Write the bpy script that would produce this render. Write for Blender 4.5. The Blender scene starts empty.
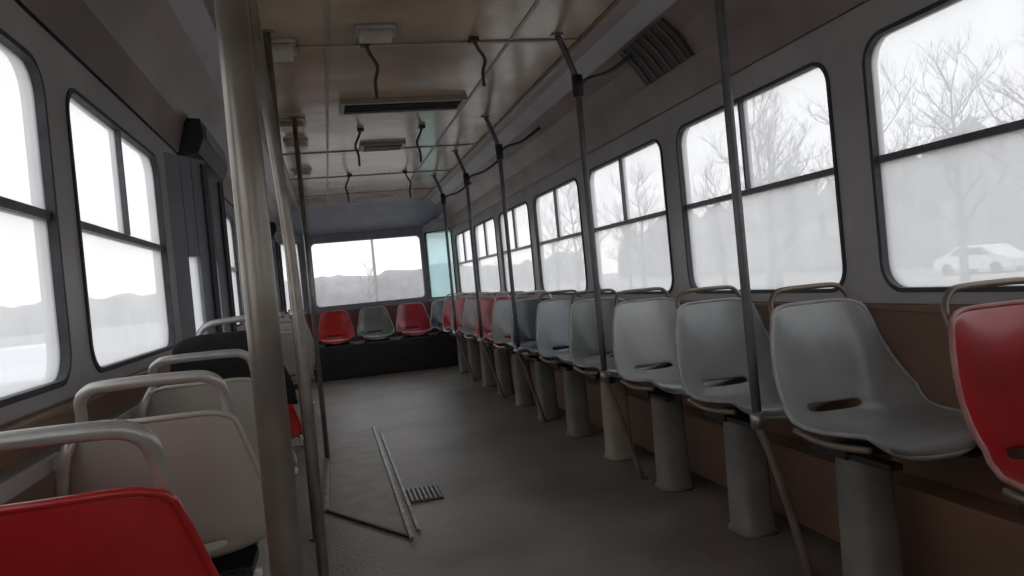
import bpy, bmesh, math, random
from mathutils import Vector, Matrix
C = bpy.context.scene
COL = C.collection
R = math.radians
random.seed(7)

# ------------------------------------------------------------------ camera
F, YAW, PIT, ROL = 796.0, .2272, -.0117, .095
CAM = Vector((-.523, 0, 1.005))
def cam_ray(x, y):
    X, Y = x - 512, y - 288
    c, s = math.cos(ROL), math.sin(ROL); u = c*X - s*Y; v = s*X + c*Y
    d = Vector((u/F, 1, -v/F))
    c, s = math.cos(PIT), math.sin(PIT); d = Vector((d.x, c*d.y - s*d.z, s*d.y + c*d.z))
    c, s = math.cos(YAW), math.sin(YAW); return Vector((c*d.x + s*d.y, -s*d.x + c*d.y, d.z))
fw = cam_ray(512, 288).normalized()
rt = (cam_ray(612, 288) - cam_ray(512, 288)).normalized()
up = (cam_ray(512, 188) - cam_ray(512, 288)).normalized()
cd = bpy.data.cameras.new('camera'); cam = bpy.data.objects.new('camera', cd); COL.objects.link(cam)
m3 = Matrix((rt, up, -fw)).transposed()
cam.matrix_world = Matrix.Translation(CAM) @ m3.to_4x4()
cd.sensor_width = 36; cd.lens = F/1024*36; cd.clip_start = .03; cd.clip_end = 900
C.camera = cam

# ------------------------------------------------------------------ world and exposure
W = bpy.data.worlds.new('overcast sky'); C.world = W; W.use_nodes = True
nt = W.node_tree; N = nt.nodes; L = nt.links; N.clear()
out = N.new('ShaderNodeOutputWorld'); bg = N.new('ShaderNodeBackground'); bg.inputs[1].default_value = 1.75
tc = N.new('ShaderNodeTexCoord'); sep = N.new('ShaderNodeSeparateXYZ'); cr = N.new('ShaderNodeValToRGB')
L.new(tc.outputs['Generated'], sep.inputs[0]); L.new(sep.outputs[2], cr.inputs[0])
e = cr.color_ramp.elements
e[0].position = 0; e[0].color = (.86, .84, .82, 1); e[1].position = .5; e[1].color = (.90, .96, 1, 1)
L.new(cr.outputs[0], bg.inputs[0]); L.new(bg.outputs[0], out.inputs[0])
C.view_settings.view_transform = 'Standard'; C.view_settings.look = 'None'
C.view_settings.gamma = 1; C.view_settings.use_curve_mapping = False
C.view_settings.exposure = .1
C.cycles.max_bounces = 10; C.cycles.diffuse_bounces = 6; C.cycles.glossy_bounces = 4
C.cycles.transparent_max_bounces = 16; C.cycles.caustics_reflective = False

# ------------------------------------------------------------------ materials
def mat(name, col, rough=.6, metal=0, col2=None, scale=6, bump=0, bscale=40, spec=.5, detail=4, contrast=(.35, .7), coat=0):
    m = bpy.data.materials.new(name); m.use_nodes = True
    n = m.node_tree.nodes; l = m.node_tree.links; b = n['Principled BSDF']
    b.inputs['Base Color'].default_value = (*col, 1); b.inputs['Roughness'].default_value = rough
    b.inputs['Metallic'].default_value = metal; b.inputs['Specular IOR Level'].default_value = spec
    b.inputs['Coat Weight'].default_value = coat; b.inputs['Coat Roughness'].default_value = .15
    t = n.new('ShaderNodeTexCoord')
    if col2:
        x = n.new('ShaderNodeTexNoise'); x.inputs['Scale'].default_value = scale; x.inputs['Detail'].default_value = detail
        r = n.new('ShaderNodeValToRGB'); q = r.color_ramp.elements
        q[0].position, q[1].position = contrast; q[0].color = (*col, 1); q[1].color = (*col2, 1)
        l.new(t.outputs['Object'], x.inputs['Vector']); l.new(x.outputs[0], r.inputs[0]); l.new(r.outputs[0], b.inputs['Base Color'])
    if bump:
        x = n.new('ShaderNodeTexNoise'); x.inputs['Scale'].default_value = bscale; x.inputs['Detail'].default_value = 3
        k = n.new('ShaderNodeBump'); k.inputs['Strength'].default_value = bump; k.inputs['Distance'].default_value = .01
        l.new(t.outputs['Object'], x.inputs['Vector']); l.new(x.outputs[0], k.inputs['Height']); l.new(k.outputs[0], b.inputs['Normal'])
    return m
M = {}
M['wall'] = mat('blue grey wall laminate', (.52, .505, .52), .4, col2=(.42, .41, .425), scale=3)
M['lower'] = mat('brown lower wall laminate', (.27, .15, .10), .3, col2=(.19, .11, .08), scale=4)
M['rearwall'] = mat('dark red rear lining', (.26, .09, .09), .4, col2=(.17, .06, .06), scale=4)
M['cove'] = mat('brown grey cove lining', (.31, .245, .215), .4, col2=(.20, .16, .145), scale=2.5, bump=.15, bscale=4)
M['ceil'] = mat('cream brown ceiling laminate', (.52, .405, .28), .2, col2=(.27, .205, .145), scale=1.7, bump=.6, bscale=2.2, contrast=(.36, .66))
M['seam'] = mat('ceiling seam trim', (.36, .29, .23), .4, col2=(.26, .21, .17))
M['header'] = mat('blue grey header', (.27, .285, .34), .45, col2=(.20, .21, .25), scale=3)
M['floor'] = mat('worn rubber floor', (.32, .275, .24), .34, col2=(.17, .135, .115), scale=1.6, bump=.35, bscale=60, detail=7)
M['hatch'] = mat('worn hatch plate', (.28, .24, .19), .4, col2=(.18, .155, .125), scale=8, bump=.2)
M['alu'] = mat('worn aluminium trim', (.55, .53, .50), .4, .8, col2=(.3, .28, .26), scale=14)
M['rubber'] = mat('grey black window rubber', (.07, .072, .08), .6, col2=(.045, .045, .05), scale=20)
M['bar'] = mat('grey window bar', (.10, .10, .11), .4, .3, col2=(.14, .14, .15), scale=20)
M['pole'] = mat('worn grey steel tube', (.36, .325, .285), .32, .6, col2=(.22, .19, .165), scale=9)
M['polebrown'] = mat('worn brownish steel tube', (.40, .33, .27), .35, .4, col2=(.26, .21, .17), scale=9)
M['rail'] = mat('silver seat tube', (.68, .66, .62), .32, .35, col2=(.5, .48, .45), scale=12)
M['frame'] = mat('tan seat tube', (.30, .25, .19), .4, .4, col2=(.2, .165, .13), scale=12)
M['dark'] = mat('black painted metal', (.018, .018, .02), .5, col2=(.03, .028, .028), scale=8)
M['cloth'] = mat('black cloth', (.012, .012, .014), .9, col2=(.022, .022, .026), scale=30, bump=.4, bscale=80)
M['darkbrown'] = mat('dark brown strap', (.09, .07, .055), .6, col2=(.06, .048, .04), scale=9)
M['darksteel'] = mat('dull dark steel tube', (.17, .17, .18), .35, .4, col2=(.11, .11, .115), scale=9)
M['ped'] = mat('grey green pedestal paint', (.29, .275, .245), .5, col2=(.20, .19, .175), scale=7)
M['pedtan'] = mat('tan pedestal paint', (.50, .43, .33), .5, col2=(.38, .33, .26), scale=7)
M['rim'] = mat('worn pale shell edge', (.5, .5, .49), .45, col2=(.34, .34, .33), scale=14)
M['rimpink'] = mat('worn pink shell edge', (.5, .25, .24), .45, col2=(.38, .12, .12), scale=14)
def shell(n, c, k=.72, r=.32): M[n] = mat(n + ' shell laminate', c, r, col2=tuple(v*k for v in c), scale=5, bump=.05, bscale=12, coat=.6)
shell('light_grey', (.60, .61, .60), .8); shell('mid_grey', (.42, .435, .435)); shell('green_grey', (.26, .28, .265))
shell('blue_grey', (.46, .53, .58)); shell('red', (.55, .02, .025), .6); shell('bright_red', (.72, .03, .03), .8); shell('navy', (.03, .06, .095)); shell('beige_grey', (.62, .59, .53), .85, .4)
shell('pink_grey', (.42, .33, .34)); shell('crimson', (.50, .035, .06), .6)
M['lamp'] = mat('milky lamp cover', (.6, .54, .44), .35, col2=(.42, .37, .3), scale=6)
M['snow'] = mat('trampled snow ground', (.36, .34, .325), .9, col2=(.21, .185, .17), scale=.6, detail=8)
M['bark'] = mat('haze tinted bark', (.18, .165, .16), .9, col2=(.26, .25, .25), scale=5)  # pale greys paint the outdoor haze onto the trees
M['wood'] = mat('haze tinted distant wood', (.27, .255, .255), .95, col2=(.20, .185, .185), scale=.5, detail=8)  # distance haze is put into this pale woods colour
M['paint'] = mat('white car paint', (.75, .76, .78), .3, col2=(.7, .7, .72), scale=3)
M['tyre'] = mat('tyre rubber', (.02, .02, .02), .8, col2=(.03, .03, .03))
def glass(name, tint, haze, hazecol):  # translucent share puts a milky haze over the view outside
    m = bpy.data.materials.new(name); m.use_nodes = True; n = m.node_tree.nodes; l = m.node_tree.links; n.clear()
    o = n.new('ShaderNodeOutputMaterial'); tr = n.new('ShaderNodeBsdfTransparent'); tr.inputs[0].default_value = (*tint, 1)
    tl = n.new('ShaderNodeBsdfTranslucent'); tl.inputs[0].default_value = (*hazecol, 1)
    gl = n.new('ShaderNodeBsdfGlossy'); gl.inputs['Roughness'].default_value = .05
    t = n.new('ShaderNodeTexCoord'); x = n.new('ShaderNodeTexNoise'); x.inputs['Scale'].default_value = 5; x.inputs['Detail'].default_value = 6
    mr = n.new('ShaderNodeMapRange'); mr.inputs[3].default_value = haze*.8; mr.inputs[4].default_value = haze*1.2
    l.new(t.outputs['Object'], x.inputs['Vector']); l.new(x.outputs[0], mr.inputs[0])
    a = n.new('ShaderNodeMixShader'); b = n.new('ShaderNodeMixShader'); b.inputs[0].default_value = .05
    l.new(mr.outputs[0], a.inputs[0]); l.new(tr.outputs[0], a.inputs[1]); l.new(tl.outputs[0], a.inputs[2])
    l.new(a.outputs[0], b.inputs[1]); l.new(gl.outputs[0], b.inputs[2]); l.new(b.outputs[0], o.inputs[0])
    return m
M['glass'] = glass('haze veiled window glass', (.97, .97, .98), .42, (.93, .92, .92))
M['green'] = glass('green tinted glass', (.74, .87, .88), .5, (.72, .87, .88))
M['rearglass'] = glass('rear window glass', (.98, .98, .99), .12, (.93, .93, .93))

# ------------------------------------------------------------------ helpers
def link(name, me, m, parent=None):
    o = bpy.data.objects.new(name, me); COL.objects.link(o)
    if m is not None: me.materials.append(M[m])
    if parent is not None: o.parent = parent
    return o
def obj(name, bm, m, parent=None, smooth=False, bevel=0):
    if bevel:
        bmesh.ops.bevel(bm, geom=list(bm.edges), offset=bevel, segments=2, profile=.7, affect='EDGES')
    bmesh.ops.recalc_face_normals(bm, faces=bm.faces)
    me = bpy.data.meshes.new(name); bm.to_mesh(me); bm.free()
    if smooth:
        for p in me.polygons: p.use_smooth = True
    return link(name, me, m, parent)
def thing(name, loc, label, cat, group=None, rz=0):
    o = bpy.data.objects.new(name, None); COL.objects.link(o); o.location = loc; o.rotation_euler[2] = rz
    o.empty_display_size = .1
    return tag(o, label, cat, group)
def tag(o, label, cat, group=None, kind=None):
    o['label'] = label; o['category'] = cat
    if group: o['group'] = group
    if kind: o['kind'] = kind
    return o
def struct(o, label=None, cat=None):
    o['kind'] = 'structure'
    if label: o['label'] = label
    if cat: o['category'] = cat
    return o
def box(bm, x0, x1, y0, y1, z0, z1, mt=None):
    vs = [bm.verts.new((x, y, z)) for x in (x0, x1) for y in (y0, y1) for z in (z0, z1)]
    if mt is not None:
        for v in vs: v.co = mt @ v.co
    for f in ((0,1,3,2),(4,6,7,5),(0,4,5,1),(2,3,7,6),(0,2,6,4),(1,5,7,3)): bm.faces.new([vs[i] for i in f])
    return bm
def smooth_path(pts, n=6, closed=False):
    P = [Vector(p) for p in pts]; out = []
    if len(P) < 3: return P
    for i in range(len(P) - 1):
        a = P[i-1] if i else P[0]*2 - P[1]; b, c = P[i], P[i+1]; d = P[i+2] if i + 2 < len(P) else P[-1]*2 - P[-2]
        for k in range(n):
            t = k/n
            out.append(.5*((2*b) + (c - a)*t + (2*a - 5*b + 4*c - d)*t*t + (3*b - a - 3*c + d)*t**3))
    out.append(P[-1]); return out
def tube(bm, pts, r, seg=10, cap=True, closed=False):
    P = [Vector(p) for p in pts]; n = len(P); rings = []
    rr = r if isinstance(r, (list, tuple)) else [r]*n
    ref = None
    for i, p in enumerate(P):
        if closed: d = P[(i+1) % n] - P[i-1]
        else: d = P[min(i+1, n-1)] - P[max(i-1, 0)]
        d.normalize()
        if ref is None:
            ref = Vector((0, 0, 1)) if abs(d.z) < .9 else Vector((1, 0, 0))
        a = (ref - d*ref.dot(d))
        if a.length < 1e-5: a = d.orthogonal()
        a.normalize(); b = d.cross(a); ref = a
        rings.append([bm.verts.new(p + rr[i]*(math.cos(2*math.pi*k/seg)*a + math.sin(2*math.pi*k/seg)*b)) for k in range(seg)])
    for i in range(n if closed else n-1):
        A, B = rings[i], rings[(i+1) % n]
        for k in range(seg): bm.faces.new((A[k], A[(k+1) % seg], B[(k+1) % seg], B[k]))
    if cap and not closed:
        bm.faces.new(rings[0][::-1]); bm.faces.new(rings[-1])
    return bm
def tube_obj(name, pts, r, m, parent=None, seg=12, closed=False):
    bm = bmesh.new(); tube(bm, pts, r, seg, True, closed); return obj(name, bm, m, parent, True)
def rrect(u0, u1, v0, v1, r, n=6):
    pts = []
    for cx, cy, a0 in ((u1-r, v1-r, 0), (u0+r, v1-r, 90), (u0+r, v0+r, 180), (u1-r, v0+r, 270)):
        for k in range(n+1):
            a = R(a0 + 90*k/n); pts.append((cx + r*math.cos(a), cy + r*math.sin(a)))
    return pts
# a vertical panel in a plane: origin O, horizontal direction U (unit), thickness direction T (outward), z vertical
def panel_hole(bm, O, U, T, u0, u1, z0, z1, hole, th):
    inner = hole; cu = sum(p[0] for p in hole)/len(hole); cz = sum(p[1] for p in hole)/len(hole)
    outer = []
    n = len(inner)//4
    # corner arcs map onto the rectangle: project each point away from the centre
    for (u, z) in inner:
        du, dz = u-cu, z-cz
        su = ((u1-cu)/du if du > 0 else (u0-cu)/du) if abs(du) > 1e-9 else 1e9
        sz = ((z1-cz)/dz if dz > 0 else (z0-cz)/dz) if abs(dz) > 1e-9 else 1e9
        outer.append((u, z, su, sz))
    corners = [(u1, z1), (u0, z1), (u0, z0), (u1, z0)]
    outp = []
    for q in range(4):
        cx, cz_ = corners[q]
        for k in range(n):
            u, z = inner[q*n+k]; mid = n//2
            if k == mid: outp.append((cx, cz_))
            else:
                first = k < mid
                # arcs at q=0 start at right side going to top
                side_v = (q in (0, 2)) == first
                outp.append((cx, z) if side_v else (u, cz_))
    def P(p, t): return O + U*p[0] + Vector((0, 0, p[1])) + T*t
    vi0 = [bm.verts.new(P(p, 0)) for p in inner]; vo0 = [bm.verts.new(P(p, 0)) for p in outp]
    vi1 = [bm.verts.new(P(p, th)) for p in inner]; vo1 = [bm.verts.new(P(p, th)) for p in outp]
    m_ = len(inner)
    for i in range(m_):
        j = (i+1) % m_
        bm.faces.new((vi0[i], vi0[j], vo0[j], vo0[i])); bm.faces.new((vi1[i], vo1[i], vo1[j], vi1[j]))
        bm.faces.new((vi0[i], vi1[i], vi1[j], vi0[j]))
        bm.faces.new((vo0[i], vo0[j], vo1[j], vo1[i]))
    return bm
def ring_strip(bm, O, U, T, pts_in, pts_out, t0, t1):
    def P(p, t): return O + U*p[0] + Vector((0, 0, p[1])) + T*t
    n = len(pts_in)
    a = [bm.verts.new(P(p, t0)) for p in pts_in]; b = [bm.verts.new(P(p, t0)) for p in pts_out]
    c = [bm.verts.new(P(p, t1)) for p in pts_in]; d = [bm.verts.new(P(p, t1)) for p in pts_out]
    for i in range(n):
        j = (i+1) % n
        bm.faces.new((a[i], a[j], b[j], b[i])); bm.faces.new((c[i], d[i], d[j], c[j]))
        bm.faces.new((a[i], c[i], c[j], a[j])); bm.faces.new((b[i], b[j], d[j], d[i]))
    return bm
def slab(bm, O, U, T, u0, u1, z0, z1, t0, t1):
    def P(u, z, t): return O + U*u + Vector((0, 0, z)) + T*t
    vs = [bm.verts.new(P(u, z, t)) for u in (u0, u1) for t in (t0, t1) for z in (z0, z1)]
    for f in ((0,1,3,2),(4,6,7,5),(0,4,5,1),(2,3,7,6),(0,2,6,4),(1,5,7,3)): bm.faces.new([vs[i] for i in f])
def prism(bm, pts, axis, a, b):
    def V(p, t): return Vector((t, p[0], p[1])) if axis == 'x' else (Vector((p[0], t, p[1])) if axis == 'y' else Vector((p[0], p[1], t)))
    A = [bm.verts.new(V(p, a)) for p in pts]; B = [bm.verts.new(V(p, b)) for p in pts]; n = len(pts)
    bm.faces.new(A); bm.faces.new(B[::-1])
    for i in range(n): bm.faces.new((A[i], B[i], B[(i+1) % n], A[(i+1) % n]))
    return bm

# ------------------------------------------------------------------ the shell of the tram
HW = 1.15; SILL = .853; TOP = 1.64; MID = 1.262; P0 = 2.23; PT = 1.35; YE = 10.82; YF = P0 - 3*PT
HP = .085                                   # half pillar width
ZH = 1.74; ZC = 2.12; ZS = 0.0
# floor
bm = bmesh.new()
prism(bm, [(-HW-.06, YF-.06), (HW+.06, YF-.06), (HW+.06, 10.33), (.82, YE+.06), (-.82, YE+.06), (-HW-.06, 10.33)], 'z', -.12, 0)
struct(obj('floor', bm, 'floor'))
# ceiling: flat middle panel; the two coves are trims
bm = bmesh.new(); box(bm, -.78, .78, YF, 10.05, ZC, ZC+.05); struct(obj('ceiling', bm, 'ceil'))
def cove(s, i):
    prof = [(.78, ZC), (.86, ZC-.015), (.95, ZC-.06), (1.03, ZC-.13), (1.10, ZC-.24), (HW-.012, ZH)]
    pts = [(s*x, z) for x, z in prof] + [(s*(x+.05), z+.04) for x, z in prof[::-1]]
    bm = bmesh.new(); prism(bm, pts, 'y', YF, 10.33)
    struct(obj('trim_%d' % i, bm, 'cove', None, False))
cove(1, 1); cove(-1, 2)
# rear header slope and roof closing
bm = bmesh.new()
prism(bm, [(10.05, ZC), (10.15, ZC-.02), (10.45, ZC-.14), (YE, ZC-.30), (YE+.05, ZC-.30), (YE+.05, ZC+.05), (10.05, ZC+.05)], 'x', -1.2, 1.2)
struct(obj('trim_3', bm, 'header'))
# seams under the ceiling
t = 4
for y in (.94, 2.29, 3.64, 6.34, 7.69, 9.04):
    bm = bmesh.new(); box(bm, -.78, .78, y-.014, y+.014, ZC-.007, ZC, None); struct(obj('trim_%d' % t, bm, 'seam')); t += 1
for x in (-.42, .42):
    bm = bmesh.new(); box(bm, x-.008, x+.008, YF, 10.05, ZC-.004, ZC); struct(obj('trim_%d' % t, bm, 'seam')); t += 1
for s in (-1, 1):
    bm = bmesh.new(); box(bm, s*.78-.018, s*.78+.018, YF, 10.05, ZC-.022, ZC, None); struct(obj('trim_%d' % t, bm, 'seam', bevel=.004)); t += 1

U = Vector((0, 1, 0))
wcount = [1]
def make_window(O, Ud, T, u0, u1, z0, z1, r, gl, mid=True, div=None, frame='rubber', desc=None):
    hole = rrect(u0, u1, z0, z1, r)
    hin = rrect(u0+.014, u1-.014, z0+.014, z1-.014, max(r-.014, .01))
    bm = bmesh.new(); ring_strip(bm, O, Ud, T, hin, hole, -.006, .034)
    w = obj('window_%d' % wcount[0], bm, frame); wcount[0] += 1
    struct(w)
    bm = bmesh.new(); slab(bm, O, Ud, T, u0+.012, u1-.012, z0+.012, z1-.012, .016, .020)
    obj('glass', bm, gl, w)
    if mid:
        bm = bmesh.new(); slab(bm, O, Ud, T, u0+.01, u1-.01, MID-.011, MID+.011, .004, .034); obj('transom_bar', bm, 'bar', w)
    if div is not None:
        bm = bmesh.new(); slab(bm, O, Ud, T, div-.008, div+.008, MID+.012, z1-.01, 0, .034); obj('divider_bar', bm, 'bar', w)
    return w
def side(s):
    O = Vector((s*HW, 0, 0)); T = Vector((s, 0, 0))
    up_ = bmesh.new(); lo = bmesh.new()
    for k in range(-3, 6):
        y0 = P0 + k*PT; y1 = y0 + PT
        door = s < 0 and k in (1, 5)
        if door:
            slab(up_, O, U, T, y0, y0+HP, 0, ZH, 0, .05); slab(up_, O, U, T, y1-HP, y1, 0, ZH, 0, .05)
            slab(up_, O, U, T, y0+HP, y1-HP, 1.70, ZH, 0, .05)
            continue
        panel_hole(up_, O, U, T, y0, y1, .82, ZH, rrect(y0+HP, y1-HP, SILL, TOP, .09), .05)
        slab(lo, O, U, T, y0, y1, 0, .82, 0, .05)
    w = obj('wall_%s' % ('right' if s > 0 else 'left'), up_, 'wall'); struct(w)
    obj('lower_lining', lo, 'lower', w)
    for k in range(-3, 6):
        if s < 0 and k in (1, 5): continue
        y0 = P0 + k*PT + HP; y1 = P0 + (k+1)*PT - HP
        make_window(O, U, T, y0, y1, SILL, TOP, .09, 'glass', True, (y0+y1)/2)
side(1); side(-1)
# rear wall, its window and the two slanted corners
O = Vector((0, YE, 0)); Ux = Vector((1, 0, 0)); Ty = Vector((0, 1, 0))
bm = bmesh.new(); panel_hole(bm, O, Ux, Ty, -.81, .81, .80, 1.90, rrect(-.69, .77, .86, 1.72, .07), .05)
w = struct(obj('wall_rear', bm, 'header'))
bm = bmesh.new(); slab(bm, O, Ux, Ty, -.81, .81, 0, .80, 0, .05); obj('lower_lining', bm, 'rearwall', w)
make_window(O, Ux, Ty, -.69, .77, .86, 1.72, .07, 'rearglass', False, None, 'wall')
for s, nm in ((1, 'wall_rear_right'), (-1, 'wall_rear_left')):
    A = Vector((s*.81, YE, 0)); B = Vector((s*HW, 10.33, 0)); Ud = (B-A).normalized(); ln = (B-A).length
    Td = Vector((s*abs(Ud.y), abs(Ud.x), 0))
    bm = bmesh.new(); panel_hole(bm, A, Ud, Td, 0, ln, .80, 1.90, rrect(.025, ln-.04, .84, 1.74, .03), .045)
    w = struct(obj(nm, bm, 'wall'))
    bm = bmesh.new(); slab(bm, A, Ud, Td, 0, ln, 0, .80, 0, .045); obj('lower_lining', bm, 'rearwall', w)
    make_window(A, Ud, Td, .025, ln-.04, .84, 1.74, .03, 'green' if s > 0 else 'glass', False)
# front bulkhead behind the camera with a wide cab window
O = Vector((0, YF, 0))
bm = bmesh.new(); panel_hole(bm, O, Ux, -Ty, -1.2, 1.2, 0, ZC+.05, rrect(-.8, .8, 1.0, 1.75, .08), .05)
struct(obj('wall_front', bm, 'wall'))
make_window(O, Ux, -Ty, -.8, .8, 1.0, 1.75, .08, 'glass', False)
# sill ledges
for s, nm in ((1, 'trim_20'), (-1, 'trim_21')):
    for j, (a, b) in enumerate(((YF, 10.33),) if s > 0 else ((YF, P0+PT), (P0+2*PT, P0+5*PT))):
        bm = bmesh.new(); x0, x1 = sorted((s*HW, s*(HW-.03))); box(bm, x0, x1, a, b, .80, .815)
        struct(obj('trim_%d' % (20 + (s < 0)*1 + j), bm, 'lower', bevel=.004))
for j, (a, b) in enumerate(((YF, P0+PT-.02), (P0+2*PT+.02, P0+5*PT-.02))):
    bm = bmesh.new(); box(bm, -HW-.001, -HW+.05, a, b, .70, .735); struct(obj('trim_%d' % (26+j), bm, 'wall', bevel=.006))
# roof skin keeps daylight out above the coves
bm = bmesh.new()
arc = [(math.cos(R(a))*1.25, 1.75 + math.sin(R(a))*.55) for a in range(0, 181, 12)]
prism(bm, arc + [(x*.97, z-.03) for x, z in arc[::-1]], 'y', YF-.05, YE+.15)
struct(obj('trim_24', bm, 'wall'))
bm = bmesh.new(); prism(bm, [(x*.98, z-.02) for x, z in arc] , 'y', YE+.051, YE+.10); struct(obj('trim_25', bm, 'wall'))
# heater duct along the right wall
bm = bmesh.new(); box(bm, HW-.11, HW-.001, YF+.02, 9.6, .03, .30)
h = obj('heater_duct', bm, 'lower', bevel=.012); tag(h, 'long brown heater box running along the foot of the wall behind the right seats', 'heater')

# ------------------------------------------------------------------ folding doors on the left
def folding_door(y0, n, num):
    a, b = y0+HP, y0+PT-HP
    w = (b-a)/n
    d = bpy.data.objects.new('door_%d' % num, None); COL.objects.link(d); d.location = (-HW, y0, 0); struct(d)
    for i in range(n):
        ang = R(24 if i % 2 == 0 else -24)
        yb = a + i*w - y0
        xo = .0 if i % 2 == 0 else math.tan(R(24))*w
        mt = Matrix.Translation((-.02 + xo, yb, 0)) @ Matrix.Rotation(-ang, 4, 'Z')
        lw = w/math.cos(ang)
        bm = bmesh.new()
        for q in ((0, .12, .03, 1.69), (lw-.12, lw, .03, 1.69), (.12, lw-.12, .03, .42), (.12, lw-.12, 1.24, 1.69)):
            box(bm, -.018, .018, q[0]+.003, q[1]-.003, q[2], q[3], mt)
        lf = obj('leaf', bm, 'header', d)
        bm = bmesh.new(); box(bm, -.003, .003, .115, lw-.115, .41, 1.25, mt); obj('glass', bm, 'glass', lf)
        bm = bmesh.new(); box(bm, .018, .030, lw-.045, lw-.01, .05, 1.67, mt); obj('rubber_edge', bm, 'rubber', lf)
folding_door(P0+PT, 4, 1); folding_door(P0+5*PT, 4, 2)
for y0, lab in ((P0+PT, 'dark door mechanism box above the middle folding door'), (P0+5*PT, 'dark door mechanism box above the rearmost folding door')):
    t_ = thing('door_mechanism_box', (-HW, y0+PT/2, 1.745), lab, 'box')
    bm = bmesh.new(); prism(bm, [(.005, -.03), (.10, -.01), (.13, .06), (.12, .15), (.005, .16)], 'y', -.28, .66); obj('cover', bm, 'dark', t_)
    bm = bmesh.new(); box(bm, .122, .134, -.20, .58, .06, .13); obj('access_flap', bm, 'header', t_)

# ------------------------------------------------------------------ seats
PROF = [(-.228, .428), (-.222, .450), (-.195, .462), (-.13, .458), (-.05, .450), (.03, .446), (.10, .451), (.150, .466), (.180, .490), (.193, .508),
        (.214, .560), (.232, .618), (.249, .675), (.266, .735), (.279, .780), (.287, .808)]
HWD = [.125, .168, .196, .214, .222, .226, .228, .228, .226, .224, .216, .205, .192, .177, .163, .152]
def shell_pt(i, t):
    y, z = PROF[i]; w = HWD[i]
    a = max(0, min(1, (i-5)/5.0))            # 0 on the pan, 1 on the back
    e_ = abs(t)**2.6
    lift = .034*e_
    yy = y - a*lift - (0 if a > 0 else 0); zz = z + (1-a)*lift*(1 if i > 1 else .5)
    wing = .075*math.exp(-((i-8.2)/2.3)**2)*abs(t)**3
    yy -= wing*.55; zz += wing*.6
    if i == len(PROF)-1: zz -= .016*abs(t)**6
    if i == 0: yy += .035*abs(t)**3
    return Vector((w*t*(1 - .02*e_), yy, zz))
NT = 12
def shell_mesh(hole=True):
    bm = bmesh.new(); n = len(PROF)
    g = [[bm.verts.new(shell_pt(i, -1 + 2*j/NT)) for j in range(NT+1)] for i in range(n)]
    for i in range(n-1):
        for j in range(NT):
            if hole and i == 8 and 3 <= j <= 7: continue
            bm.faces.new((g[i][j], g[i][j+1], g[i+1][j+1], g[i+1][j]))
    return bm
def edge_loop():
    n = len(PROF); L_ = [shell_pt(i, -1) for i in range(n)]; Rr = [shell_pt(i, 1) for i in range(n)]
    top = [shell_pt(n-1, -1 + 2*j/NT) for j in range(1, NT)]; fr = [shell_pt(0, 1 - 2*j/NT) for j in range(1, NT)]
    return L_ + top + Rr[::-1] + fr
_cache = {}
def shared(key, builder):
    if key not in _cache: _cache[key] = builder()
    return _cache[key]
def make_me(name, bm, m, smooth=True, bevel=0):
    if bevel: bmesh.ops.bevel(bm, geom=list(bm.edges), offset=bevel, segments=2, profile=.7, affect='EDGES')
    bmesh.ops.recalc_face_normals(bm, faces=bm.faces)
    me = bpy.data.meshes.new(name); bm.to_mesh(me); bm.free(); me.materials.append(M[m])
    if smooth:
        for p in me.polygons: p.use_smooth = True
    return me
def loop_path(zt):
    # inverted U handle above the back, its feet tucked against the shell's shoulders
    tall = zt > .87
    k = 0 if tall else -.008
    ys = (.212, .226, .246, .258, .264, .264) if tall else (.270, .284, .290, .294, .296, .296)
    zs = (.765, .806, zt-.028, zt-.006, zt, zt+.001); xs = (.146, .145, .137, .116, .085, 0)
    h = [(x + (k if x else 0), y, z) for x, y, z in zip(xs, ys, zs)]
    pts = [Vector((-x, y, z)) for x, y, z in h] + [Vector(p) for p in h[-2::-1]]
    if tall: pts = pts[:-1] + [Vector((.166, .268, .76)), Vector((.190, .245, .68)), Vector((.212, .215, .60)), Vector((.222, .18, .53))]
    return smooth_path(pts, 4)
def under_path():
    # tube under both edges of the pan, joined below the back
    def sd(sg):
        out = []
        for i, dy, dz_ in ((2, .0, -.035), (4, 0, -.030), (6, 0, -.026), (8, .018, -.024), (10, .022, -.02)):
            p = shell_pt(i, sg); out.append(Vector((p.x - sg*(.004 if i < 7 else .035), p.y + dy + (.03 if i > 8 else 0), p.z + dz_)))
        return out
    l_ = sd(-1); r_ = sd(1)
    l_, r_ = l_[:3], r_[:3]
    return smooth_path(l_, 4), smooth_path(r_, 4)
def handle_mesh(kind):
    return tube(bmesh.new(), loop_path(.885 if kind == 'tall' else .856), .0125 if kind == 'tall' else .0085, 10)
def ped_mesh(r0=.066, r1=.060):
    bm = bmesh.new(); sg = 20; zs = [(0, r0*1.12), (.012, r0*1.12), (.02, r0), (.37, r1), (.40, r1*1.25)]
    rings = []
    for z, r in zs:
        ring = []
        for k in range(sg):
            a = 2*math.pi*k/sg; c, s_ = math.cos(a), math.sin(a)
            ring.append(bm.verts.new((math.copysign(abs(c)**.55, c)*r - .02, .07 + math.copysign(abs(s_)**.55, s_)*r*1.15, z)))
        rings.append(ring)
    for A, B in zip(rings, rings[1:]):
        for k in range(sg): bm.faces.new((A[k], A[(k+1) % sg], B[(k+1) % sg], B[k]))
    bm.faces.new(rings[0][::-1]); bm.faces.new(rings[-1]); return bm
def bracket_mesh():
    bm = bmesh.new()
    for sx in (-.12, .12): box(bm, sx-.02, sx+.02, -.20, .13, .402, .418)
    box(bm, -.15, .15, -.04, .12, .400, .424)
    return bm
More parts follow.
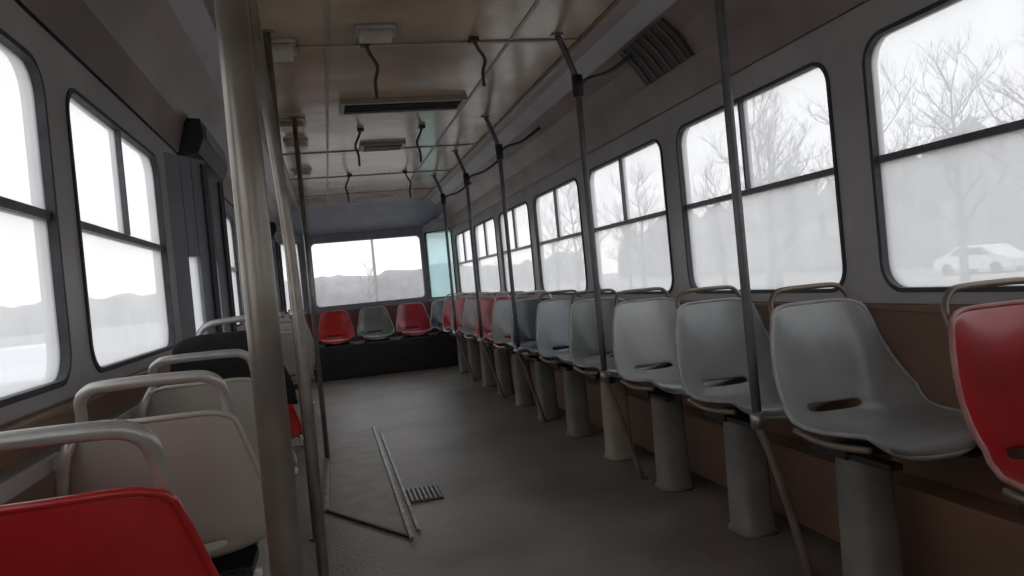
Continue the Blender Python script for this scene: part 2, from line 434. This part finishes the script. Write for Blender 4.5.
def seat(x, y, rz, colr, label, group, dz=0, rim='rim', tube_m='rail', pedm='ped', pedestal=True, kind='low'):
    s = thing('tram_seat', (x, y, 0), label, 'seat', group, rz)
    me = shared(('shell', colr), lambda: make_me('shell', shell_mesh(), colr))
    sh = bpy.data.objects.new('shell', me); COL.objects.link(sh); sh.parent = s; sh.location.z = dz
    md = sh.modifiers.new('thickness', 'SOLIDIFY'); md.thickness = .006; md.offset = 0
    md = sh.modifiers.new('smooth', 'SUBSURF'); md.levels = 1; md.render_levels = 1
    me = shared(('rim', rim), lambda: make_me('rim', tube(bmesh.new(), edge_loop(), .0062, 8, False, True), rim))
    o = bpy.data.objects.new('rim', me); COL.objects.link(o); o.parent = sh
    if kind != 'none':
        me = shared(('handle', tube_m, kind), lambda: make_me('handle', handle_mesh(kind), tube_m))
        o = bpy.data.objects.new('handle', me); COL.objects.link(o); o.parent = s; o.location.z = dz
    for q_ in (0, 1):
        me = shared(('pan_tube', tube_m, q_), lambda: make_me('pan_tube', tube(bmesh.new(), under_path()[q_], .0095, 8), tube_m))
        o = bpy.data.objects.new('pan_tube', me); COL.objects.link(o); o.parent = s; o.location.z = dz
    me = shared('bracket', lambda: make_me('bracket', bracket_mesh(), 'dark', False, .003))
    o = bpy.data.objects.new('bracket', me); COL.objects.link(o); o.parent = s; o.location.z = dz
    if pedestal:
        me = shared(('ped', pedm), lambda: make_me('pedestal', ped_mesh(), pedm))
        o = bpy.data.objects.new('pedestal', me); COL.objects.link(o); o.parent = s; o.scale.z = 1 + dz/.4
        if kind == 'tall': o.scale.x = 2.1; o.scale.y = 1.15; o.location = (.03, .03, 0)
    return s
RG = 'seats in the long row on the right'
rows = [
 (1.21, 'red', 'glossy red shell seat at the right edge, nearest of the right row', 'rimpink'),
 (1.92, 'mid_grey', 'large mid grey shell seat right behind the nearest red one', 'rim'),
 (2.59, 'mid_grey', 'grey shell seat half crossed by the nearest bent pole', 'rim'),
 (3.27, 'light_grey', 'pale grey shell seat between the two nearest bent poles on the right', 'rim'),
 (3.96, 'green_grey', 'dark greenish grey shell seat over the tan pedestal', 'rim'),
 (4.66, 'blue_grey', 'pale blue grey shell seat just nearer than the navy one', 'rim'),
 (5.36, 'navy', 'dark navy shell seat within the right row', 'rim'),
 (6.06, 'mid_grey', 'grey shell seat just beyond the navy one', 'rimpink'),
 (6.76, 'crimson', 'crimson shell seat squeezed between two greyish ones, right row', 'rimpink'),
 (7.46, 'pink_grey', 'pinkish grey shell seat near the rear of the right row', 'rim'),
 (8.16, 'crimson', 'crimson shell seat with pale edge, second from the rear end of the right row', 'rim'),
 (8.86, 'red', 'red shell seat at the far rear end of the right row', 'rim'),
]
for i, (y, c, lab, rm) in enumerate(rows):
    seat(.93, y, 0, c, lab, RG, .035, rm, 'frame' if i < 6 else 'rail', 'pedtan' if i == 4 else 'ped')
LG = 'single seats on the left seen from behind'
lefts = [
 (1.35, 'bright_red', 'bright red shell seat seen from behind in the lower left corner'),
 (2.04, 'beige_grey', 'pale grey shell seat seen from behind, next after the red one'),
 (2.73, 'beige_grey', 'pale grey shell seat seen from behind, second beyond the bright red one'),
 (3.34, 'bright_red', 'red shell seat with a black cloth over its back by the middle door'),
]
for y, c, lab in lefts: seat(-.90, y, math.pi, c, lab, LG, -.02, c, 'rail', 'beige_grey', kind='tall')
for y, lab in ((5.85, 'pale grey seat on the left, first one past the middle door'), (6.55, 'pale grey seat on the left, second one past the middle door'), (7.25, 'pale grey seat on the left, third one past the middle door'), (7.95, 'pale grey seat on the left, last before the rear door')):
    seat(-.90, y, math.pi, 'beige_grey', lab, 'single seats on the left past the middle door', -.02, 'beige_grey', 'rail', 'beige_grey', kind='tall')
# black cloth over the fourth left seat's back
bm = bmesh.new()
for sg, off in ((0, 0),):
    path = []
    for (yy, zz) in ((.276, .65), (.282, .67), (.287, .70), (.298, .76), (.312, .835), (.318, .90), (.306, .915), (.288, .905), (.262, .83), (.236, .72), (.222, .66), (.214, .63)):
        path.append((yy, zz))
    grid = []
    for (yy, zz) in path:
        k = .235 if zz < .72 else (.21 if zz < .8 else .185)
        grid.append([bm.verts.new((-.90 + k*t_ + .006*math.sin(zz*40+t_*3), 3.35 - (yy + .006*math.sin(t_*9+zz*20) + (.012 if yy > .25 and zz < .9 else 0)), zz - .03*abs(t_)**4)) for t_ in [j/5-1 for j in range(11)]])
    for A, B in zip(grid, grid[1:]):
        for j in range(10): bm.faces.new((A[j], A[j+1], B[j+1], B[j]))
cl = obj('seat_cover', bm, 'cloth', None, True); md = cl.modifiers.new('t', 'SOLIDIFY'); md.thickness = .012
md = cl.modifiers.new('s', 'SUBSURF'); md.levels = 1; md.render_levels = 1
tag(cl, 'black cloth hung over the back of the red seat by the middle door', 'cloth')
# rear bench row on a dark plinth
ends = [(-.47, 'bright_red', 'bright red seat at the left end of the rear row under the back window'),
        (.02, 'green_grey', 'dark grey seat with a pale edge in the rear row between two red ones'),
        (.50, 'crimson', 'crimson seat in the rear row, right of the dark grey one'),
        (.93, 'navy', 'navy seat in the rear right corner under the green pane')]
for x, c, lab in ends:
    seat(x, 10.02 if x < .8 else 9.98, 0, c, lab, 'seats in the rear row', 0, 'rim' if c != 'bright_red' else 'rimpink', 'dark', pedestal=False, kind='none')
pl = thing('seat_plinth', (0, 9.72, 0), 'black box plinth under the row of rear seats', 'plinth')
bm = bmesh.new(); box(bm, -.76, 1.11, 0, .60, 0, .40); obj('body', bm, 'dark', pl, bevel=.01)
for x in (-.47, .02, .50, .93):
    bm = bmesh.new(); box(bm, x-.20 if x < .9 else x-.17, x+.20 if x < .9 else x+.15, -.012, 0, .04, .36); obj('front_panel', bm, 'dark', pl, bevel=.004)

# ------------------------------------------------------------------ poles
def flange(pl, x, y, z, r=.035):
    bm = bmesh.new(); tube(bm, [(x, y, z), (x, y, z+.008)], r, 16); obj('flange', bm, 'pole', pl)
def left_pole(x, y, r, label, m='pole', top=None):
    p = thing('grab_pole', (x, y, 0), label, 'pole', 'grab poles')
    tx = 0 if top is None else top
    pts = [(0, 0, 0), (0, 0, 1.0), (tx*.5, 0, 1.6), (tx, 0, ZC)] if tx else [(0, 0, 0), (0, 0, ZC)]
    tube_obj('tube', pts if not tx else smooth_path(pts, 5), r, m, p, 16)
    flange(p, 0, 0, 0.0, r*2); flange(p, tx, 0, ZC-.009, r*2)
    return p
left_pole(-.602, 1.0, .0195, 'thick worn steel pole standing closest, in front of the left seats')
left_pole(-.61, 2.33, .016, 'steel pole second closest on the left, beside the grey seats', 'pole', -.06)
left_pole(-.665, 3.43, .015, 'steel pole at the front corner of the middle door')
left_pole(-.62, 5.05, .015, 'steel pole at the far corner of the middle door')
def right_pole(y, label, m='pole'):
    x = .70
    p = thing('bent_grab_pole', (x, y, 0), label, 'pole', 'bent grab poles along the right seats')
    up_ = smooth_path([(0, 0, .50), (0, 0, 1.2), (0, 0, 1.75), (-.004, 0, 1.90), (-.03, .01, 2.0), (-.07, .02, ZC)], 5)
    lowr = smooth_path([(.145, .02, 0), (.10, .01, .16), (.045, 0, .36), (.012, 0, .46), (0, 0, .50)], 5)
    tube_obj('upper_tube', up_, .0145, 'darksteel', p, 12)
    tube_obj('lower_tube', lowr, .013, 'polebrown', p, 12)
    tube_obj('strut', smooth_path([(0, 0, 1.86), (.05, 0, 1.90), (.16, 0, 1.93), (.30, 0, 2.02)], 4), .011, 'bar', p, 10)
    bm = bmesh.new(); tube(bm, [(0, 0, 1.82), (0, 0, 1.92)], .026, 12); obj('joint', bm, 'dark', p, True)
    bm = bmesh.new(); tube(bm, [(0, 0, .485), (0, 0, .535)], .021, 12); obj('clamp', bm, 'alu', p, True)
    tube_obj('seat_stay', [(0, 0, .51), (.03, 0, .51)], .009, 'rail', p, 8)
    flange(p, .145, .02, 0, .03); flange(p, -.07, .02, ZC-.009, .03)
for y, lab in ((2.18, 'bent steel pole nearest on the right, crossing a wide window'),
               (3.54, 'bent steel pole on the right, second from the camera, with a dark joint on top'),
               (5.28, 'bent steel pole on the right, beside the navy seat'),
               (6.60, 'thin bent pole on the right, second from the rear'),
               (7.98, 'thin bent pole on the right, rearmost before the green pane')):
    right_pole(y, lab)
# door barrier rail
b = thing('door_barrier', (-.9, 3.50, 0), 'silver tube barrier rail between the left seats and the middle door', 'rail')
tube_obj('rail', smooth_path([(-.17, 0, .0), (-.17, 0, .70), (-.165, 0, .86), (-.12, 0, .93), (0, 0, .945), (.10, 0, .945), (.19, -.03, .945)], 5), .014, 'rail', b)
bm = bmesh.new(); tube(bm, [(.235, -.07, .925), (.235, -.07, .965)], .024, 12); obj('clamp', bm, 'alu', b, True)

# ------------------------------------------------------------------ ceiling fittings
h = thing('roof_hatch', (.02, 4.79, ZC), 'long dark roof vent slot across the middle of the ceiling', 'vent')
bm = bmesh.new(); ring = ring_strip
box(bm, -.37, .37, -.14, -.115, -.03, 0); box(bm, -.37, .37, .115, .14, -.03, 0); box(bm, -.37, -.345, -.115, .115, -.03, 0); box(bm, .345, .37, -.115, .115, -.03, 0)
obj('frame', bm, 'seam', h)
bm = bmesh.new(); box(bm, -.345, .345, -.115, .115, -.010, -.002); obj('mesh_panel', bm, 'dark', h)
for k in range(5):
    bm = bmesh.new(); box(bm, -.345, .345, -.09+.045*k, -.082+.045*k, -.024, -.008, None); obj('louvre', bm, 'dark', h)
h = thing('roof_vent', (-.01, 6.16, ZC), 'small dark vent in the ceiling behind the long slot', 'vent')
bm = bmesh.new(); box(bm, -.17, .17, -.12, .12, -.022, 0); obj('frame', bm, 'seam', h, bevel=.006)
bm = bmesh.new(); box(bm, -.14, .14, -.09, .09, -.03, -.021); obj('grille', bm, 'dark', h)
G = 'unlit ceiling lamps'
def lamp(x, y, lab, w=.10, l=.20):
    p = thing('lamp_and_glint_box', (x, y, ZC), lab, 'lamp', G)
    bm = bmesh.new(); box(bm, -w-.015, w+.015, -l/2-.015, l/2+.015, -.018, 0); obj('base', bm, 'alu', p, bevel=.004)
    bm = bmesh.new(); box(bm, -w, w, -l/2, l/2, -.05, -.016); obj('cover', bm, 'lamp', p, bevel=.012)
for y, lab in ((2.25, 'unlit lamp over the left side, nearest the camera'), (3.62, 'unlit lamp over the left side at the cross seam'), (5.18, 'unlit lamp over the left side just past the long roof slot'), (5.86, 'unlit lamp over the left side level with the small vent'), (7.2, 'unlit lamp over the left side toward the rear')):
    lamp(-.64, y, lab, .07, .18)
lamp(-.22, 3.42, 'pale box for a faint reflection near the middle of the ceiling before the cross seam', .07, .10)  # pale box shaped in place of a faint bright reflection on the ceiling
def strap(x, y, lab, flip=1, ln=.26):
    ln *= 1.6
    p = thing('grab_strap', (x, y, ZC), lab, 'strap', 'hanging grab straps')
    tube_obj('band', smooth_path([(0, 0, -.005), (.015*flip, 0, -ln*.2), (.045*flip, 0, -ln*.45), (.03*flip, 0, -ln*.7), (.03*flip, 0, -ln)], 5), .008, 'darkbrown', p, 8)
    bm = bmesh.new(); box(bm, -.022, .022, -.022, .022, -.02, 0); obj('mount', bm, 'dark', p, bevel=.003)
strap(-.255, 3.60, 'dark curved strap hanging left of the ceiling middle, nearest', 1, .16)
strap(.235, 3.58, 'dark curved strap hanging right of the ceiling middle, nearest', 1, .14)
strap(-.20, 5.5, 'dark curved strap hanging left of the ceiling middle, past the long slot', -1, .16)
strap(.22, 5.5, 'dark curved strap hanging right of the ceiling middle, past the long slot', -1, .16)
strap(-.22, 7.6, 'dark curved strap hanging left of the ceiling middle, toward the rear', -1, .16)
strap(.30, 7.6, 'dark curved strap hanging right of the ceiling middle, toward the rear', 1, .16)
# dark slatted panels on the right cove
for y, lab in ((3.38, 'dark slatted panel on the right ceiling cove between the nearest poles'), (1.75, 'dark slatted panel on the right ceiling cove above the nearest window pillar')):
    p = thing('cove_dark_panel', (0, y, 0), lab, 'grille', 'dark cove panels')
    bm = bmesh.new(); prism(bm, [(.955, ZC-.085), (.965, ZC-.075), (1.035, ZC-.14), (1.095, ZC-.235), (1.08, ZC-.24), (1.02, ZC-.15)], 'y', -.25, .25); obj('panel', bm, 'darkbrown', p)
    for k in range(6):
        bm = bmesh.new(); prism(bm, [(.95, ZC-.090), (.96, ZC-.08), (1.03, ZC-.145), (1.085, ZC-.24), (1.075, ZC-.243), (1.015, ZC-.16)], 'y', -.215+.08*k, -.20+.08*k); obj('slat', bm, 'darksteel', p)

# ------------------------------------------------------------------ floor fittings
p = thing('floor_hatch', (0, 0, 0), 'slanted worn floor hatch with bare metal edge strips', 'hatch')
bm = bmesh.new(); prism(bm, [(-.62, 3.83), (-.30, 3.26), (-.30, 6.0), (-.62, 5.25)], 'z', 0, .006); obj('plate', bm, 'hatch', p)
bm = bmesh.new(); box(bm, -.298, -.280, 3.2, 6.0, 0, .016); obj('edge_strip', bm, 'alu', p, bevel=.003)
bm = bmesh.new(); box(bm, -.258, -.243, 3.3, 5.7, 0, .014); obj('edge_strip', bm, 'alu', p, bevel=.003)
bm = bmesh.new(); box(bm, -.634, -.614, 3.83, 5.2, 0, .016); obj('edge_strip', bm, 'alu', p, bevel=.003)
a = Vector((-.62, 3.83)); b2 = Vector((-.285, 3.22)); n_ = (b2-a).normalized(); q = Vector((-n_.y, n_.x))*.006
bm = bmesh.new(); prism(bm, [tuple(a+q), tuple(b2+q), tuple(b2-q), tuple(a-q)], 'z', 0, .010); obj('edge_gap', bm, 'dark', p)
p = thing('floor_grate', (-.17, 3.88, 0), 'small ribbed metal grate in the floor beside the hatch', 'grate')
bm = bmesh.new(); box(bm, -.07, .09, -.13, .13, 0, .005); obj('tray', bm, 'dark', p)
for k in range(7):
    bm = bmesh.new(); box(bm, -.062+.022*k, -.052+.022*k, -.12, .12, .005, .013); obj('rib', bm, 'alu', p)

# ------------------------------------------------------------------ outside
GZ = -.95
def terrain():
    bm = bmesh.new(); xs = [-260, -120, -60, -30, -15, -6, 6, 15, 30, 60, 120, 260]; ys = [-120, -60, -30, -10, 0, 10, 20, 40, 80, 140, 220, 330]
    g = [[bm.verts.new((x, y, GZ + (0 if abs(x) < 7 else random.uniform(-.15, .25)))) for x in xs] for y in ys]
    for A, B in zip(g, g[1:]):
        for j in range(len(xs)-1): bm.faces.new((A[j], A[j+1], B[j+1], B[j]))
    o = obj('snowy_ground', bm, 'snow', None, True); o['kind'] = 'structure'; return o
terrain()
def tree_meshes(seed, H):
    rnd = random.Random(seed); br = bmesh.new(); tr = bmesh.new()
    trunk = [Vector((0, 0, 0))]
    for i in range(7): trunk.append(trunk[-1] + Vector((rnd.uniform(-.12, .12), rnd.uniform(-.12, .12), H/7*.85)))
    tube(tr, trunk, [H*.020*(1-i/8.5) for i in range(8)], 7)
    def grow(p, d, ln, r, dep):
        pts = [p]; n = 4
        for i in range(n):
            d = (d + Vector((rnd.uniform(-.25, .25), rnd.uniform(-.25, .25), rnd.uniform(-.05, .22)))).normalized(); pts.append(pts[-1] + d*ln/n)
        tube(br, pts, [r*(1-.7*i/n) for i in range(n+1)], 4 if dep else 5, False)
        if dep < 3:
            for k in range(4 if dep < 2 else 4):
                i = rnd.randint(1, n); dd = (d + Vector((rnd.uniform(-1, 1), rnd.uniform(-1, 1), rnd.uniform(-.3, .7)))).normalized()
                grow(pts[i], dd, ln*rnd.uniform(.45, .7), r*.5, dep+1)
    for i in range(2, 8):
        for k in range(3):
            a = rnd.uniform(0, 6.28); d = Vector((math.cos(a), math.sin(a), rnd.uniform(.4, 1.1))).normalized()
            grow(trunk[i], d, H*.30*(1.15-i/12), H*.0075*(1.1-i/12), 0)
    return make_me('trunk', tr, 'bark'), make_me('branches', br, 'bark', False)
protos = [tree_meshes(s, 7.5) for s in (3, 11, 29)]
def tree(x, y, sc, k, lab, group):
    p = thing('bare_tree', (x, y, GZ), lab, 'tree', group, random.uniform(0, 6.28)); p.scale = (sc, sc, sc)
    for nm, me in zip(('trunk', 'branches'), protos[k]):
        o = bpy.data.objects.new(nm, me); COL.objects.link(o); o.parent = p
i = 0
for y in (3.5, 7.5, 12, 17.5, 24, 31, 41, 55, 72):
    tree(13 + random.uniform(-2, 3) + y*.10, y, random.uniform(.8, 1.25), i % 3, 'bare haze-tinted tree in the hazy row outside the right windows', 'trees outside the right windows'); i += 1
for y in (5, 9, 14, 20, 28, 38, 52, 70):
    tree(19 + random.uniform(-2, 3) + y*.12, y, random.uniform(.9, 1.3), i % 3, 'bare haze-tinted tree in the hazy row outside the right windows', 'trees outside the right windows'); i += 1
for y in (7, 13, 20, 29, 42):
    tree(-16 + random.uniform(-3, 2) - y*.1, y, random.uniform(.5, .75), i % 3, 'bare haze-tinted tree outside the left windows', 'trees outside the left windows'); i += 1
for x, y in ((-9, 78), (4, 90), (13, 84), (20, 96), (-16, 92)):
    tree(x, y, random.uniform(.5, .7), i % 3, 'bare haze-tinted tree seen through the back window', 'trees behind the tram'); i += 1
def woods(name, pts, h, lab, seed):
    rnd = random.Random(seed); bm = bmesh.new(); rows_ = []
    P_ = []
    for a, b_ in zip(pts, pts[1:]):
        a, b_ = Vector((*a, 0)), Vector((*b_, 0)); n = max(2, int((b_-a).length/1.6))
        P_ += [a.lerp(b_, k/n) for k in range(n)]
    for i_, p_ in enumerate(P_):
        d = (P_[min(i_+1, len(P_)-1)] - P_[max(i_-1, 0)]).normalized(); nn = Vector((-d.y, d.x, 0))
        hh = h*(.85 + .06*math.sin(i_*.31+seed) + .05*math.sin(i_*.83) + rnd.uniform(-.09, .09))
        ring_ = []
        for t_, hz in ((-3, 0), (-2.6, .5), (-1.4, .85), (0, 1), (1.4, .85), (2.6, .5), (3, 0)):
            ring_.append(bm.verts.new(p_ + nn*(t_ + rnd.uniform(-.4, .4)) + Vector((0, 0, GZ - .2 + hh*hz + (rnd.uniform(-.25, .25) if hz else 0)))))
        rows_.append(ring_)
    for A, B in zip(rows_, rows_[1:]):
        for j in range(6): bm.faces.new((A[j], A[j+1], B[j+1], B[j]))
    o = obj(name, bm, 'wood', None, True); tag(o, lab, 'woods', None, 'stuff')
woods('distant_woods', [(38, -20), (40, 30), (46, 80), (57, 146)], 10, 'pale hazy woods beyond the right windows', 1)
woods('distant_woods', [(52, 160), (10, 168), (-40, 164), (-70, 146)], 7.0, 'pale hazy woods across the back window view', 2)
woods('distant_woods', [(-73, 135), (-62, 60), (-55, 10), (-55, -20)], 4.8, 'pale hazy woods beyond the left windows', 3)
# parked white cars seen small through the windows
def car(x, y, rz, lab):
    c = thing('parked_car', (x, y, GZ+.02), lab, 'car', None, rz)
    prof = [(-2.1, .3), (-2.15, .7), (-1.9, .88), (-1.3, .95), (-.75, 1.38), (.7, 1.42), (1.35, .98), (2.05, .86), (2.15, .5), (2.1, .3)]
    bm = bmesh.new(); prism(bm, prof, 'x', -.82, .82); obj('body', bm, 'paint', c, bevel=.05)
    for sx in (-.83, .83):
        bm = bmesh.new(); prism(bm, [(-1.15, .97), (-.68, 1.31), (.62, 1.34), (1.15, 1.0)], 'x', sx-.008, sx+.008); obj('side_window', bm, 'bar', c)
        for yy in (-1.35, 1.3):
            bm = bmesh.new(); tube(bm, [(sx-.1*(1 if sx > 0 else -1), yy, .31), (sx+.02*(1 if sx > 0 else -1), yy, .31)], .31, 18); obj('wheel', bm, 'tyre', c)
car(30.2, 32.2, .1, 'white car parked outside the nearest right window')
car(-7.8, 21.7, .3, 'white car parked outside the left windows')
p = thing('street_pole', (2.2, 46, GZ), 'slim street pole seen through the back window', 'pole')
tube_obj('mast', [(0, 0, 0), (0, 0, 7)], [.10, .06], 'bark', p)
tube_obj('arm', smooth_path([(0, 0, 6.6), (-.6, 0, 6.95), (-1.8, 0, 7.0)], 4), .035, 'bark', p)
